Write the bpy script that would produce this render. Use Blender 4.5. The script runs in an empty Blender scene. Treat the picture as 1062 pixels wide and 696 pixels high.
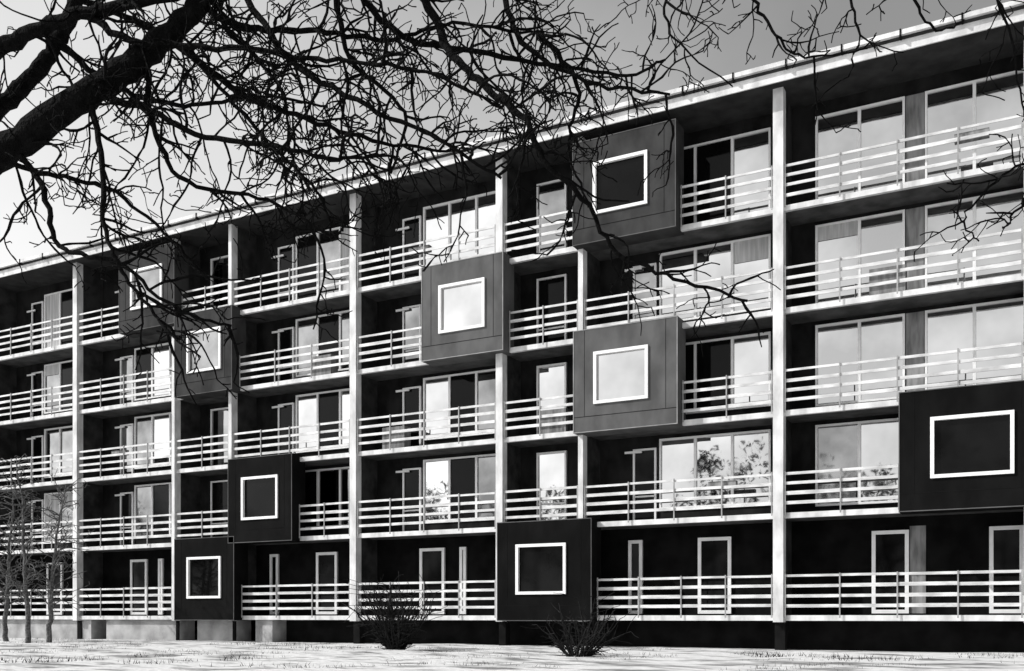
import bpy, math, random
from mathutils import Vector, noise
random.seed(7)
S=bpy.context.scene
S.view_settings.view_transform='Standard'; S.view_settings.look='None'; S.view_settings.exposure=0
SH=2.8; GZ=-0.9; CAMD=27.5; YAW=math.radians(28.12)
camp=Vector((0,-CAMD,0)); RV=Vector((math.cos(YAW),math.sin(YAW),0)); FV=Vector((-math.sin(YAW),math.cos(YAW),0))
def spot(px,py,d):
    return camp+RV*((px-531)/1032*d)+FV*d+Vector((0,0,(640-py)/1032*d))
# ---------------- materials
def mat(name,c1,c2=None,scale=3,rough=.7,metal=0,stretch=(1,1,1),bump=0,bscale=20,spec=.3,lo=.35,hi=.65,detail=4):
    m=bpy.data.materials.new(name); m.use_nodes=True; nt=m.node_tree; b=nt.nodes['Principled BSDF']
    b.inputs['Roughness'].default_value=rough; b.inputs['Metallic'].default_value=metal
    b.inputs['Specular IOR Level'].default_value=spec
    tc=nt.nodes.new('ShaderNodeTexCoord'); mp=nt.nodes.new('ShaderNodeMapping'); mp.inputs['Scale'].default_value=stretch
    nt.links.new(tc.outputs['Object'],mp.inputs[0])
    if c2 is None: c2=c1*.8
    n=nt.nodes.new('ShaderNodeTexNoise'); n.inputs['Scale'].default_value=scale; n.inputs['Detail'].default_value=detail
    nt.links.new(mp.outputs[0],n.inputs['Vector'])
    r=nt.nodes.new('ShaderNodeValToRGB'); e=r.color_ramp.elements
    e[0].position=lo; e[1].position=hi
    e[0].color=(c2,c2,c2,1); e[1].color=(c1,c1,c1,1)
    nt.links.new(n.outputs['Fac'],r.inputs[0]); nt.links.new(r.outputs[0],b.inputs['Base Color'])
    if bump:
        n2=nt.nodes.new('ShaderNodeTexNoise'); n2.inputs['Scale'].default_value=bscale; n2.inputs['Detail'].default_value=2
        nt.links.new(mp.outputs[0],n2.inputs['Vector'])
        bp=nt.nodes.new('ShaderNodeBump'); bp.inputs['Strength'].default_value=bump; bp.inputs['Distance'].default_value=.05
        nt.links.new(n2.outputs['Fac'],bp.inputs['Height']); nt.links.new(bp.outputs[0],b.inputs['Normal'])
    return m
M={}
M['white']=mat('white_paint',.8,.5,2.5,.7,stretch=(1,1,.5),bump=.1)
M['rail']=mat('rail_paint',.8,.45,1.7,.6,stretch=(1,1,3))
M['frame']=mat('frame_paint',.9,.82,4,.4)
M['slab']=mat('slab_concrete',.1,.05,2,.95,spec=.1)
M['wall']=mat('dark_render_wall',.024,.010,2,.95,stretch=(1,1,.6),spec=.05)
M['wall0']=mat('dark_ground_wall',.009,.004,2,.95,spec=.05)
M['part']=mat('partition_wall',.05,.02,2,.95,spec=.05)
M['bark']=mat('dark_bark',.009,.004,20,.95,bump=.6,bscale=40,spec=.05)
M['bark2']=mat('grey_bark',.16,.05,15,.9)
M['twig']=mat('shrub_twigs',.02,.01,15,.9,spec=.1)
M['panelL']=mat('grey_panel',.12,.075,1.3,.85,stretch=(1.3,1,.7),spec=.1)
M['panelD']=mat('black_panel',.009,.005,1.3,.85,stretch=(1.3,1,.7),spec=.04)
M['panelM']=mat('dark_grey_panel',.055,.03,1.3,.85,stretch=(1.3,1,.7),spec=.06)
M['trim']=mat('panel_trim',.3,.2,3,.5)
M['mirB']=mat('bright_glazing',.68,.46,.45,.02,metal=1,bump=.05,bscale=.9)
M['mirM']=mat('dim_glazing',.35,.15,.7,.03,metal=1,bump=.05,bscale=.9)
M['dark']=mat('dark_glazing',.006,.003,1,.05,spec=.12,bump=.03,bscale=.8)
M['curt']=mat('net_curtain',.62,.42,2,.8,stretch=(5,5,.4))
M['roof']=mat('roof_felt',.05,.03,2,.95,spec=.05)
M['plinth']=mat('plinth_render',.45,.25,1.5,.9,bump=.2)
M['pier']=mat('pier_boards',.3,.12,2.0,.9,stretch=(3,3,.5))
M['pdark']=mat('plinth_dark',.012,.006,2,.95,spec=.05)
M['post']=mat('rail_post',.4,.25,3,.5)
# ---------------- mesh accumulators
acc={}
def box(part,m,x0,x1,y0,y1,z0,z1):
    v,f=acc.setdefault((part,m),([],[])); n=len(v)
    v+= [(x0,y0,z0),(x1,y0,z0),(x1,y1,z0),(x0,y1,z0),(x0,y0,z1),(x1,y0,z1),(x1,y1,z1),(x0,y1,z1)]
    f+= [(n,n+3,n+2,n+1),(n+4,n+5,n+6,n+7),(n,n+1,n+5,n+4),(n+1,n+2,n+6,n+5),(n+2,n+3,n+7,n+6),(n+3,n,n+4,n+7)]
def mk(name,v,f,m,parent=None,smooth=False):
    me=bpy.data.meshes.new(name); me.from_pydata(v,[],f); me.materials.append(m); me.update()
    if smooth: me.polygons.foreach_set('use_smooth',[True]*len(me.polygons))
    o=bpy.data.objects.new(name,me); S.collection.objects.link(o)
    if parent: o.parent=parent
    return o
bld=bpy.data.objects.new('apartment_building',None); S.collection.objects.link(bld)
cols=[(-54.7,.24),(-49.0,.14),(-46.1,.14),(-40.45,.24),(-34.86,.24),(-29.3,.15),(-26.4,.15),(-20.8,.26),(-15.1,.24),(-12.3,.16),(-6.4,.28),(-0.3,.26),(5.3,.15),(8.1,.15),(13.8,.24)]
XL,XR=cols[0][0],cols[-1][0]
TOP=14.45; BW=1.2
boxes=[(-31.9,-28.9,4,'panelM','mirM'),(-28.9,-26.0,3,'panelM','mirM'),(-26.2,-23.2,1,'panelD','dark'),(-28.9,-25.9,0,'panelD','dark'),
 (-17.8,-14.78,3,'panelL','mirB'),(-12.42,-9.2,4,'panelM','dark'),(-12.4,-9.15,2,'panelL','mirB'),(-15.0,-11.8,0,'panelD','dark'),(-3.27,-0.12,1,'panelD','dark'),
 (-43.4,-40.3,2,'panelM','dark'),(5.2,8.2,3,'panelL','dark')]
def free(x0,x1,k):
    segs=[(x0,x1)]
    for b in boxes:
        if b[2]!=k: continue
        ns=[]
        for a,c in segs:
            if b[1]<=a or b[0]>=c: ns.append((a,c)); continue
            if b[0]>a+.15: ns.append((a,b[0]))
            if b[1]<c-.15: ns.append((b[1],c))
        segs=ns
    return segs
for k in range(5):
    z=k*SH
    box('balcony_slabs','white',XL,XR,0.0,.12,z-.1,z+.05)
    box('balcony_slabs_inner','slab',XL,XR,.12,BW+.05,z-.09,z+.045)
for x,w in cols:
    box('columns','white',x-w/2,x+w/2,-.11,.2,-.14,TOP)
    box('column_feet','pdark',x-w/2,x+w/2,.1,.4,GZ-.3,-.145)
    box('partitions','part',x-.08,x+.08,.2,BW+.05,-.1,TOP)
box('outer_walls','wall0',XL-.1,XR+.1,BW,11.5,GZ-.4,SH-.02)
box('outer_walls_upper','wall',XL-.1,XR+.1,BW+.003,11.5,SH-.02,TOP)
box('roof','roof',XL-.4,XR+.4,-.5,12,TOP,TOP+.2)
box('roof_fascia','white',XL-.4,XR+.4,-.54,-.5,TOP-.06,TOP+.21)
box('roof_gutter','white',XL-.4,XR+.4,-.68,-.58,TOP+.28,TOP+.4)
box('roof_edge','roof',XL-.4,XR+.4,-.58,12,TOP+.215,TOP+.34)
xx=XL
while xx<XR:
    box('gutter_brackets','pdark',xx,xx+.04,-.7,-.545,TOP+.2,TOP+.42); xx+=1.43
# railings
for k in range(5):
    for (xa,wa),(xb,wb) in zip(cols[:-1],cols[1:]):
        for a,c in free(xa+wa/2,xb-wb/2,k):
            if c-a<.2: continue
            z=k*SH
            n=max(1,round((c-a)/1.45))
            for s in range(n):
                a1=a+(c-a)*s/n; c1=a+(c-a)*(s+1)/n
                for i,h in enumerate((.31,.58,.85,1.12)):
                    hh=(.046 if i<3 else .034)*random.uniform(.85,1.1)
                    j=random.uniform(-.01,.01)
                    box('railings','rail',a1+.004,c1-.004,-.05+random.uniform(-.004,.004),-.022,z+h-hh+j,z+h+hh+j)
            for i in range(n+1):
                px=a+.04+(c-a-.08)*i/n
                box('rail_posts','post',px-.017,px+.017,-.08,-.056,z-.02,z+1.18)
def pane(x0,x1,z0,z1,m):
    # each sash hangs slightly out of true
    v,f=acc.setdefault(('panes_'+m,m),([],[])); n=len(v)
    y=BW-.03; t=[random.uniform(-.006,.006) for _ in range(3)]
    v+=[(x0,y+t[0],z0),(x1,y+t[1],z0),(x1,y+t[1]+t[2]-t[0],z1),(x0,y+t[2],z1)]
    f+=[(n,n+1,n+2,n+3)]
def window(x0,x1,z0,z1,n,ms,transom=None,fw=.06):
    y0,y1=BW-.08,BW-.002
    box('window_frames','frame',x0,x0+fw,y0,y1,z0,z1); box('window_frames','frame',x1-fw,x1,y0,y1,z0,z1)
    box('window_frames','frame',x0+fw,x1-fw,y0,y1,z1-fw,z1); box('window_frames','frame',x0+fw,x1-fw,y0,y1,z0,z0+fw)
    w=(x1-x0)/n
    for i in range(n):
        m=ms[i%len(ms)]
        if m in('mirB','mirM') and random.random()<.07:
            zb=z1-random.uniform(.3,.7); box('roller_blinds','curt',x0+w*i+.06,x0+w*(i+1)-.05,BW-.06,BW-.05,zb,z1-.06)
        pane(x0+w*i+.02,x0+w*(i+1)-.02,z0+.02,z1-.02,m)
        if i: box('window_frames','frame',x0+w*i-.04,x0+w*i+.04,y0+.003,y1,z0+fw,z1-fw)
    if transom: box('window_frames','frame',x0+fw,x1-fw,y0+.006,y1,z0+transom,z0+transom+.05)
def pick(x,k):
    if k==0: return 'dark'
    r=random.random()
    if x>-21: return 'mirB' if r<.66 else ('mirM' if r<.86 else ('curt' if r<.89 else 'dark'))
    return 'mirB' if r<.28 else ('mirM' if r<.58 else ('curt' if r<.63 else 'dark'))
g0={-20.8:[(1.9,2.9,1),(3.5,3.75,1)],-12.3:[(1.05,1.5,1),(3.25,4.25,1)],-6.4:[(2.25,3.2,1),(5.15,5.95,1)],-26.4:[(.8,1.2,1),(3.0,3.95,1)],-34.86:[(1.8,2.75,1),(3.4,3.65,1)],-40.45:[(2.2,3.2,1),(4,4.9,1)]}
for (L,wa),(R,wb) in zip(cols[:-1],cols[1:]):
    for k in range(5):
        z=k*SH; W=R-L; wt=z+2.58+(.25 if k==4 else 0)
        if k==0:
            for a,b,n in g0.get(L,[(W*.35,W*.35+.95,1)]):
                window(L+a,L+b,z+.1,z+2.35,n,['dark'],fw=.1)
                if b-a>.8 and L==-6.4 and b<4: box('door_panels','pier',L+b+.02,L+b+.42,BW-.03,BW-.002,z+.1,z+2.45)
            continue
        if W<3.5:
            window(L+.7,L+1.75,z+.1,wt-.1,1,[pick(L,k)],transom=.7); continue
        if abs(L+6.4)<.1:
            window(L+.75,L+3.1,z+.3,wt,2,['mirB' if k!=1 else 'mirM','mirB']); window(L+3.6,R-.1,z+.3,wt,2,['mirB','mirB'])
            box('window_piers','pier',L+3.12,L+3.58,BW-.05,BW-.002,z+.1,wt); continue
        window(L+1.2,L+1.95,z+.1,wt-.25,1,[random.choice(['dark','mirM','dark'])],transom=.75)
        ms=[pick(L,k) for _ in range(3)]
        if L==-12.3: ms=['mirB','mirB','mirM' if k==4 else 'mirB']
        if L==-12.3 and k==4: ms=['dark','dark','mirB']
        if L==-12.3 and k==2: ms=['dark','dark','mirB']
        window(L+2.05,R-.5,z+.45,wt,3,ms)
        box('window_frames','frame',L+.95,L+1.5,BW-.13,BW-.083,z+2.2,z+2.27)
for i,(L,k,dx) in enumerate([(-6.4,3,2.3),(-12.3,1,3.9),(-20.8,2,.9),(-20.8,4,2.2),(-26.4,3,3.4),(-34.86,2,2.0),(-15.1,2,1.2),(-6.4,4,4.4)]):
    z=k*SH+.05
    box('planters','pier',L+dx,L+dx+.8,.02,.2,z+.78,z+.98) if i%2 else box('balcony_chest','pier',L+dx,L+dx+.9,.35,.75,z,z+.8)
for i,(x0,x1,k,pm,gm) in enumerate(boxes):
    zb=k*SH-.12; zt=min((k+1)*SH+.14,TOP-.07); yf=-.42; nm='projecting_window_bay'
    wx0,wx1=x0+.74,x0+2.3
    wz0,wz1=k*SH+.76,k*SH+2.16
    if abs(x0+3.27)<.01: wx0,wx1=-2.45,-.7
    for a,b,c,d in ((x0,wx0,zb,zt),(wx1,x1,zb,zt),(wx0,wx1,zb,wz0),(wx0,wx1,wz1,zt)):
        box(nm,pm,a,b,yf,yf+.08,c,d)
    box(nm+'_shell',pm,x0+.002,x0+.1,yf+.08,.3,zb,zt); box(nm+'_shell',pm,x1-.1,x1-.002,yf+.08,.3,zb,zt)
    box(nm+'_shell',pm,x0+.1,x1-.1,yf+.08,.3,zb,zb+.08); box(nm+'_shell',pm,x0+.1,x1-.1,yf+.08,.3,zt-.08,zt)
    t=.07
    for a,b,c,d in ((wx0-t,wx0+.02,wz0-t,wz1+t),(wx1-.02,wx1+t,wz0-t,wz1+t),(wx0+.02,wx1-.02,wz0-t,wz0+.02),(wx0+.02,wx1-.02,wz1-.02,wz1+t)):
        box('bay_window_frames','frame',a,b,yf-.05,yf+.05,c,d)
    box('bay_panes_'+gm,gm,wx0,wx1,yf+.055,yf+.07,wz0,wz1)
    e=.025
    tm='trim' if pm=='panelL' else 'panelL'
    for a,b,c,d in ((x0,x0+e,zb,zt),(x1-e,x1,zb,zt),(x0+e,x1-e,zb,zb+e),(x0+e,x1-e,zt-e,zt)):
        box('bay_trim',tm,a,b,yf-.012,yf-.001,c,d)
    box('bay_joint','pdark',x0+e,x1-e,yf-.006,yf-.001,wz0-.42,wz0-.405)
    for xj in (x0+.36,x1-.36): box('bay_joint','pdark',xj,xj+.01,yf-.0055,yf-.001,wz0-.4,zt-e)
PX=-24.6
box('plinth','pdark',PX,XR,.9,BW,GZ-.4,-.1)
opens=[-34.2,-29.2,-26.3]
xs=[XL]
for o in opens: xs+= [o,o+.9]
xs.append(PX)
for i in range(0,len(xs),2): box('plinth_wall','plinth',xs[i],xs[i+1],.15,.9,GZ-.4,-.11)
for (key,(v,f)) in acc.items():
    mk(key[0],v,f,M[key[1]],bld)
# ---------------- ground
def axis(lo,hi,c,n):
    out=[]
    for i in range(n+1):
        t=i/n*2-1
        s=math.copysign(abs(t)**2.6,t)
        out.append(c+(s*(hi-c) if s>0 else -s*(lo-c)))
    return out
gx=axis(-500,500,-12,220); gy=axis(-500,500,-7,220)
v=[];f=[]
for j,yy in enumerate(gy):
    for i,xx in enumerate(gx):
        h=noise.noise(Vector((xx*.12,yy*.12,0)))*.09+noise.noise(Vector((xx*.6,yy*.6,5)))*.06+noise.noise(Vector((xx*2.1,yy*2.1,5)))*.03
        if yy>-1.5: h*=.4
        v.append((xx,yy,GZ+h))
nx=len(gx)
for j in range(len(gy)-1):
    for i in range(nx-1):
        a=j*nx+i; f.append((a,a+1,a+nx+1,a+nx))
snow=mat('trodden_snow',.66,.2,1.6,.9,stretch=(.6,1.4,1),bump=1,bscale=7,lo=.36,hi=.52,detail=8,spec=.1)
mk('snow_ground',v,f,snow,smooth=True)
# ---------------- tubes
class Tubes:
    def __init__(s): s.v=[]; s.f=[]
    def add(s,pts,rads,n=5):
        base=len(s.v); L=len(pts)
        for i,p in enumerate(pts):
            t=(pts[min(i+1,L-1)]-pts[max(i-1,0)])
            if t.length<1e-6: t=Vector((0,0,1))
            t.normalize()
            u=t.cross(Vector((.31,.17,.93)))
            if u.length<.05: u=t.cross(Vector((1,0,0)))
            u.normalize(); w=t.cross(u)
            for a in range(n):
                an=2*math.pi*a/n
                q=p+(u*math.cos(an)+w*math.sin(an))*rads[i]
                s.v.append((q.x,q.y,q.z))
        for i in range(L-1):
            for a in range(n):
                b=(a+1)%n
                s.f.append((base+i*n+a,base+i*n+b,base+(i+1)*n+b,base+(i+1)*n+a))
        s.f.append(tuple(base+(L-1)*n+a for a in range(n)))
def rv():
    return Vector((random.gauss(0,1),random.gauss(0,1),random.gauss(0,1))).normalized()
def grow(T,p,d,length,r0,lev,seg=.06,gn=.32,droop=-.03,childgap=.12,sides=4,rmin=.0042):
    n=max(2,int(length/seg)); pts=[p.copy()]; rr=[r0]; dirs=[d]
    for i in range(n):
        d=(d+rv()*gn+Vector((0,0,droop))).normalized()
        p=p+d*seg; pts.append(p.copy()); dirs.append(d)
        k=random.random()
        rr.append(max(rmin*.8,r0*(1-.55*(i+1)/n))*(1.3 if k<.25 else 1))
    T.add(pts,rr,sides)
    if lev>0:
        for i in range(1,n+1):
            if random.random()<seg/childgap:
                side=rv(); side=(side-dirs[i]*side.dot(dirs[i])).normalized()
                cd=(dirs[i]*random.uniform(.3,.9)+side).normalized()
                grow(T,pts[i],cd,length*random.uniform(.15,.45),max(rr[i]*.68,rmin),lev-1,seg=max(.03,seg*.7),gn=gn,droop=droop,childgap=childgap,sides=3 if lev==1 else 4,rmin=rmin)
def smoothpath(cp,sub=6,jit=.0):
    out=[]
    n=len(cp)
    for i in range(n-1):
        p0=cp[max(i-1,0)];p1=cp[i];p2=cp[i+1];p3=cp[min(i+2,n-1)]
        for s in range(sub):
            t=s/sub
            q=.5*((2*p1)+(p2-p0)*t+(2*p0-5*p1+4*p2-p3)*t*t+(3*p1-p0-3*p2+p3)*t**3)
            out.append(q+rv()*jit if (i or s) else q)
    out.append(cp[-1]); return out
T=Tubes()
def limb(cps,r0,r1,gap=.13,tl=(.35,1.0),tr=.0105,lev=2,jit=.014,start=0.0,sides=7):
    cp=[spot(*c) for c in cps]; pts=smoothpath(cp,7,jit); n=len(pts)
    T.add(pts,[(r0+(r1-r0)*(i/(n-1))**.8)*random.uniform(.93,1.1) for i in range(n)],sides)
    if gap is None: return
    for i in range(1,n):
        if i/n<start: continue
        seg=pts[i]-pts[i-1]; L=seg.length; c=L/gap; k=int(c)+(random.random()<c-int(c))
        for _ in range(k):
            d=seg.normalized(); side=rv(); side=(side-d*side.dot(d)).normalized()
            grow(T,pts[i-1]+seg*random.random(),(d*random.uniform(.1,.9)+side).normalized(),random.uniform(*tl),tr*random.uniform(.7,1.2),lev)
limb([(-190,800,6.6),(-175,600,6.6),(-150,420,6.6),(-110,270,6.6),(-90,225,6.6)],.26,.19,None,sides=14)
limb([(-90,228,6.6),(-45,190,6.5),(0,160,6.4),(90,100,6.3),(150,58,6.3),(205,5,6.2),(260,-60,6.2),(330,-130,6.2)],.13,.045,.5,tl=(.3,.7),start=.45,sides=12)
limb([(-100,240,6.6),(-70,170,6.8),(-20,130,6.9),(20,92,7),(55,50,7),(78,0,7.1),(100,-70,7.2)],.08,.045,.3,start=.3,sides=9)
limb([(-95,240,6.6),(-130,140,6.7),(-140,20,6.7),(-110,-100,6.6),(-60,-220,6.6)],.15,.08,None,sides=10)
limb([(-135,100,6.7),(-60,65,6.5),(0,50,6.4),(60,22,6.3),(120,8,6.2),(200,-10,6.1)],.07,.03,.14)
limb([(-115,-80,6.6),(100,-130,6.4),(330,-125,6.2),(600,-120,6.2),(820,-105,6.3),(1080,-90,6.5)],.09,.03,.6)
limb([(330,-130,6.2),(400,-80,6.6),(520,-60,7),(700,-50,7.4),(900,-40,7.6)],.045,.02,.4)
D=[
 [(85,12,6.3),(130,40,6.2),(185,47,6.1),(260,52,6),(340,62,5.9),(430,72,5.8),(520,112,5.8)],
 [(95,95,6.3),(150,112,6.2),(215,142,6.1),(290,152,6),(350,165,6),(400,160,6)],
 [(205,5,6.2),(260,30,6.3),(330,32,6.4),(400,40,6.5),(470,25,6.6),(560,35,6.7)],
 [(180,40,6.3),(250,95,6.4),(330,128,6.5),(410,150,6.6),(480,158,6.7)],
 [(240,-40,6.2),(290,50,6),(370,105,5.9),(450,140,5.8),(520,185,5.8)],
 [(330,-130,6.2),(345,-30,6.3),(362,60,6.4),(420,118,6.5),(405,180,6.6)],
 [(400,-80,6.6),(440,0,6.4),(470,58,6.2),(505,92,6),(540,118,5.9),(565,165,5.9),(605,205,5.9),(640,262,5.9),(700,288,5.9),(775,312,5.9)],
 [(520,-60,7),(530,20,6.7),(560,60,6.5),(620,88,6.4),(695,98,6.4)],
 [(350,-30,6.3),(420,38,6.5),(540,62,6.7),(640,78,6.9),(690,62,7)],
 [(10,150,6.4),(45,198,6.3),(60,255,6.3),(120,272,6.2),(180,318,6.2),(240,338,6.2)],
 [(95,92,6.3),(104,170,6.2),(112,248,6.1),(140,300,6.1),(186,352,6.1)],
 [(150,60,6.3),(160,130,6.4),(195,190,6.5),(280,208,6.6),(345,245,6.6)],
 [(0,165,6.4),(40,178,6.8),(110,195,7),(170,240,7.1),(215,290,7.1)],
 [(78,0,7.1),(140,20,7.3),(210,70,7.4),(270,140,7.4),(330,200,7.4),(345,250,7.4)],
 [(60,45,7),(120,90,7.2),(190,110,7.4),(260,100,7.5),(340,110,7.6)],
 [(560,35,6.7),(600,90,6.7),(590,150,6.7),(610,215,6.7)],
 [(300,-125,6.2),(250,-40,6.6),(230,20,6.8),(290,90,6.9),(300,160,7)],
]
for i,d in enumerate(D):
    if 9<=i<13: limb(d,.022,.008,.15,tl=(.25,.8),tr=.0095)
    elif i==6: limb(d,.032,.008,.16,tl=(.25,.7),tr=.009)
    elif i==15: limb(d,.02,.006,.2,tl=(.2,.5),tr=.008)
    else: limb(d,.025,.008,.095,tl=(.25,.85),tr=.0088)
R=[
 [(700,-50,7.4),(690,0,7.2),(700,40,7.2),(760,90,7.2)],
 [(760,-108,6.3),(775,-20,6.3),(800,30,6.3),(835,60,6.3),(900,50,6.3)],
 [(840,-103,6.3),(870,-30,6.3),(890,30,6.3),(880,80,6.3)],
 [(930,-98,6.4),(940,-20,6.4),(970,30,6.5),(1000,20,6.5)],
 [(1040,-92,6.5),(1030,-20,6.5),(1050,50,6.5),(1062,120,6.5)],
 [(1080,-90,6.5),(1110,60,6.5),(1090,150,6.5),(1040,182,6.5),(1000,225,6.5),(1015,250,6.5)],
 [(1090,150,6.5),(1075,190,6.5),(1050,225,6.5),(1040,235,6.5)],
]
for d in R: limb(d,.014,.005,.18,tl=(.2,.6),tr=.007)
mk('bare_tree',T.v,T.f,M['bark'],smooth=True)
def sapling(name,X,Y,h,lean):
    t=Tubes(); p=Vector((X,Y,GZ-.05)); pts=[p.copy()]; n=26
    for i in range(n):
        p=p+Vector((lean+random.gauss(0,.03),random.gauss(0,.03),h/n)); pts.append(p.copy())
    t.add(pts,[.085*(1-i/(n+1))+.014 for i in range(n+1)],7)
    for i in range(6,n):
        for _ in range(3):
            a=random.uniform(0,6.28)
            d=Vector((math.cos(a),math.sin(a),random.uniform(.2,1.1))).normalized()
            grow(t,pts[i],d,random.uniform(.6,1.7)*(1.2-i/n*.6),.022,2,seg=.14,gn=.22,droop=-.06,childgap=.26,rmin=.01)
    mk(name,t.v,t.f,M['bark2'],smooth=True)
sapling('young_tree',-31.6,-4.6,6.6,-.02)
sapling('young_tree',-31.0,-4.2,5.6,.03)
sapling('young_tree',-33.9,-3.8,6.0,.01)
def shrub(X,Y,h,w,n):
    t=Tubes()
    for _ in range(n):
        a=random.uniform(0,6.28); s=random.random()**.7
        d=Vector((math.cos(a)*s*w,math.sin(a)*s*w,1)).normalized()
        grow(t,Vector((X+math.cos(a)*.15,Y+math.sin(a)*.15,GZ-.08)),d,h*random.uniform(.6,1.05),.02,1,seg=.12,gn=.14,droop=.0,childgap=.2,rmin=.008)
    mk('bare_shrub',t.v,t.f,M['twig'])
shrub(-15.2,-5.6,1.95,.65,70)
shrub(-9.5,-6.5,1.4,1.2,40)
v=[];f=[]
for _ in range(6000):
    cx=random.uniform(-40,6); cy=random.uniform(-14,-.3)
    if noise.noise(Vector((cx*.4,cy*.4,9)))<.08: continue
    for _ in range(3):
        x=cx+random.gauss(0,.1); y=cy+random.gauss(0,.1); h=random.uniform(.0,.08); a=random.uniform(0,3.14); dx,dy=math.cos(a)*.012,math.sin(a)*.012
        n=len(v); v+=[(x-dx,y-dy,GZ-.08),(x+dx,y+dy,GZ-.08),(x+random.gauss(0,.06),y+random.gauss(0,.06),GZ+h)]; f.append((n,n+1,n+2))
mk('dry_grass',v,f,M['twig'])
v=[];f=[];t=Tubes()
for i in range(50):
    x=-195+i*4.8+random.uniform(-2,2); y=-88+random.uniform(-6,6); h=random.uniform(15,23)
    t.add([Vector((x,y,GZ-.2)),Vector((x,y,h*.75))],[.3,.1],6)
    lumps=[(Vector((x+random.gauss(0,1.9),y+random.gauss(0,1.5),random.uniform(.25,.9)*h)),random.uniform(1.2,2.4)) for _ in range(13)]
    for c,r in lumps:
        for _ in range(60):
            p=c+rv()*r*random.random()**.4; a=rv()*.35; b=rv()*.35
            n=len(v); v+=[tuple(p-a),tuple(p+b),tuple(p+a)]; f.append((n,n+1,n+2))
n=len(v); v+=t.v; f+=[tuple(a+n for a in q) for q in t.f]
mk('distant_trees',v,f,M['twig'])
# ---------------- light
EL=math.radians(38); az=math.radians(35)
sd=Vector((-math.cos(az)*math.cos(EL),-math.sin(az)*math.cos(EL),math.sin(EL)))
l=bpy.data.lights.new('sun','SUN'); l.energy=4.0; l.angle=math.radians(.6); l.color=(1,.99,.98)
lo=bpy.data.objects.new('sun',l); S.collection.objects.link(lo); lo.rotation_euler=sd.to_track_quat('Z','Y').to_euler(); lo.location=(-30,-30,40)
w=bpy.data.worlds.new('World'); S.world=w; w.use_nodes=True; nt=w.node_tree
bg=nt.nodes['Background']; sk=nt.nodes.new('ShaderNodeTexSky'); sk.sky_type='NISHITA'; sk.sun_disc=False
sk.sun_elevation=EL; sk.sun_rotation=math.atan2(sd.x,sd.y)%(2*math.pi); sk.dust_density=2.0; sk.air_density=1.0
sp=nt.nodes.new('ShaderNodeSeparateColor'); nt.links.new(sk.outputs[0],sp.inputs[0])  # red-filter b/w response
tc=nt.nodes.new('ShaderNodeTexCoord')
dt=nt.nodes.new('ShaderNodeVectorMath'); dt.operation='DOT_PRODUCT'; dt.inputs[1].default_value=(-.8,-.25,-1.0)
nt.links.new(tc.outputs['Generated'],dt.inputs[0])
ns=nt.nodes.new('ShaderNodeTexNoise'); ns.inputs['Scale'].default_value=2.6; ns.inputs['Detail'].default_value=6
nt.links.new(tc.outputs['Generated'],ns.inputs['Vector'])
ma=nt.nodes.new('ShaderNodeMath'); ma.operation='MULTIPLY_ADD'; ma.inputs[1].default_value=.6; nt.links.new(ns.outputs['Fac'],ma.inputs[0]); nt.links.new(dt.outputs['Value'],ma.inputs[2])
mr=nt.nodes.new('ShaderNodeMapRange'); nt.links.new(ma.outputs[0],mr.inputs[0])
mr.inputs[1].default_value=-.25; mr.inputs[2].default_value=.38; mr.inputs[3].default_value=1.9; mr.inputs[4].default_value=7.4
ad=nt.nodes.new('ShaderNodeMath'); ad.operation='ADD'; nt.links.new(mr.outputs[0],ad.inputs[0]); nt.links.new(sp.outputs[0],ad.inputs[1])
cb=nt.nodes.new('ShaderNodeCombineColor')
for i in range(3): nt.links.new(ad.outputs[0],cb.inputs[i])
nt.links.new(cb.outputs[0],bg.inputs[0]); bg.inputs[1].default_value=.1
# ---------------- camera
c=bpy.data.cameras.new('camera'); co=bpy.data.objects.new('camera',c); S.collection.objects.link(co)
co.location=camp; co.rotation_euler=(math.radians(90),0,YAW); c.sensor_width=36; c.lens=36*1032/1062
c.shift_y=292/1062; c.clip_end=2000; c.clip_start=.05
S.camera=co
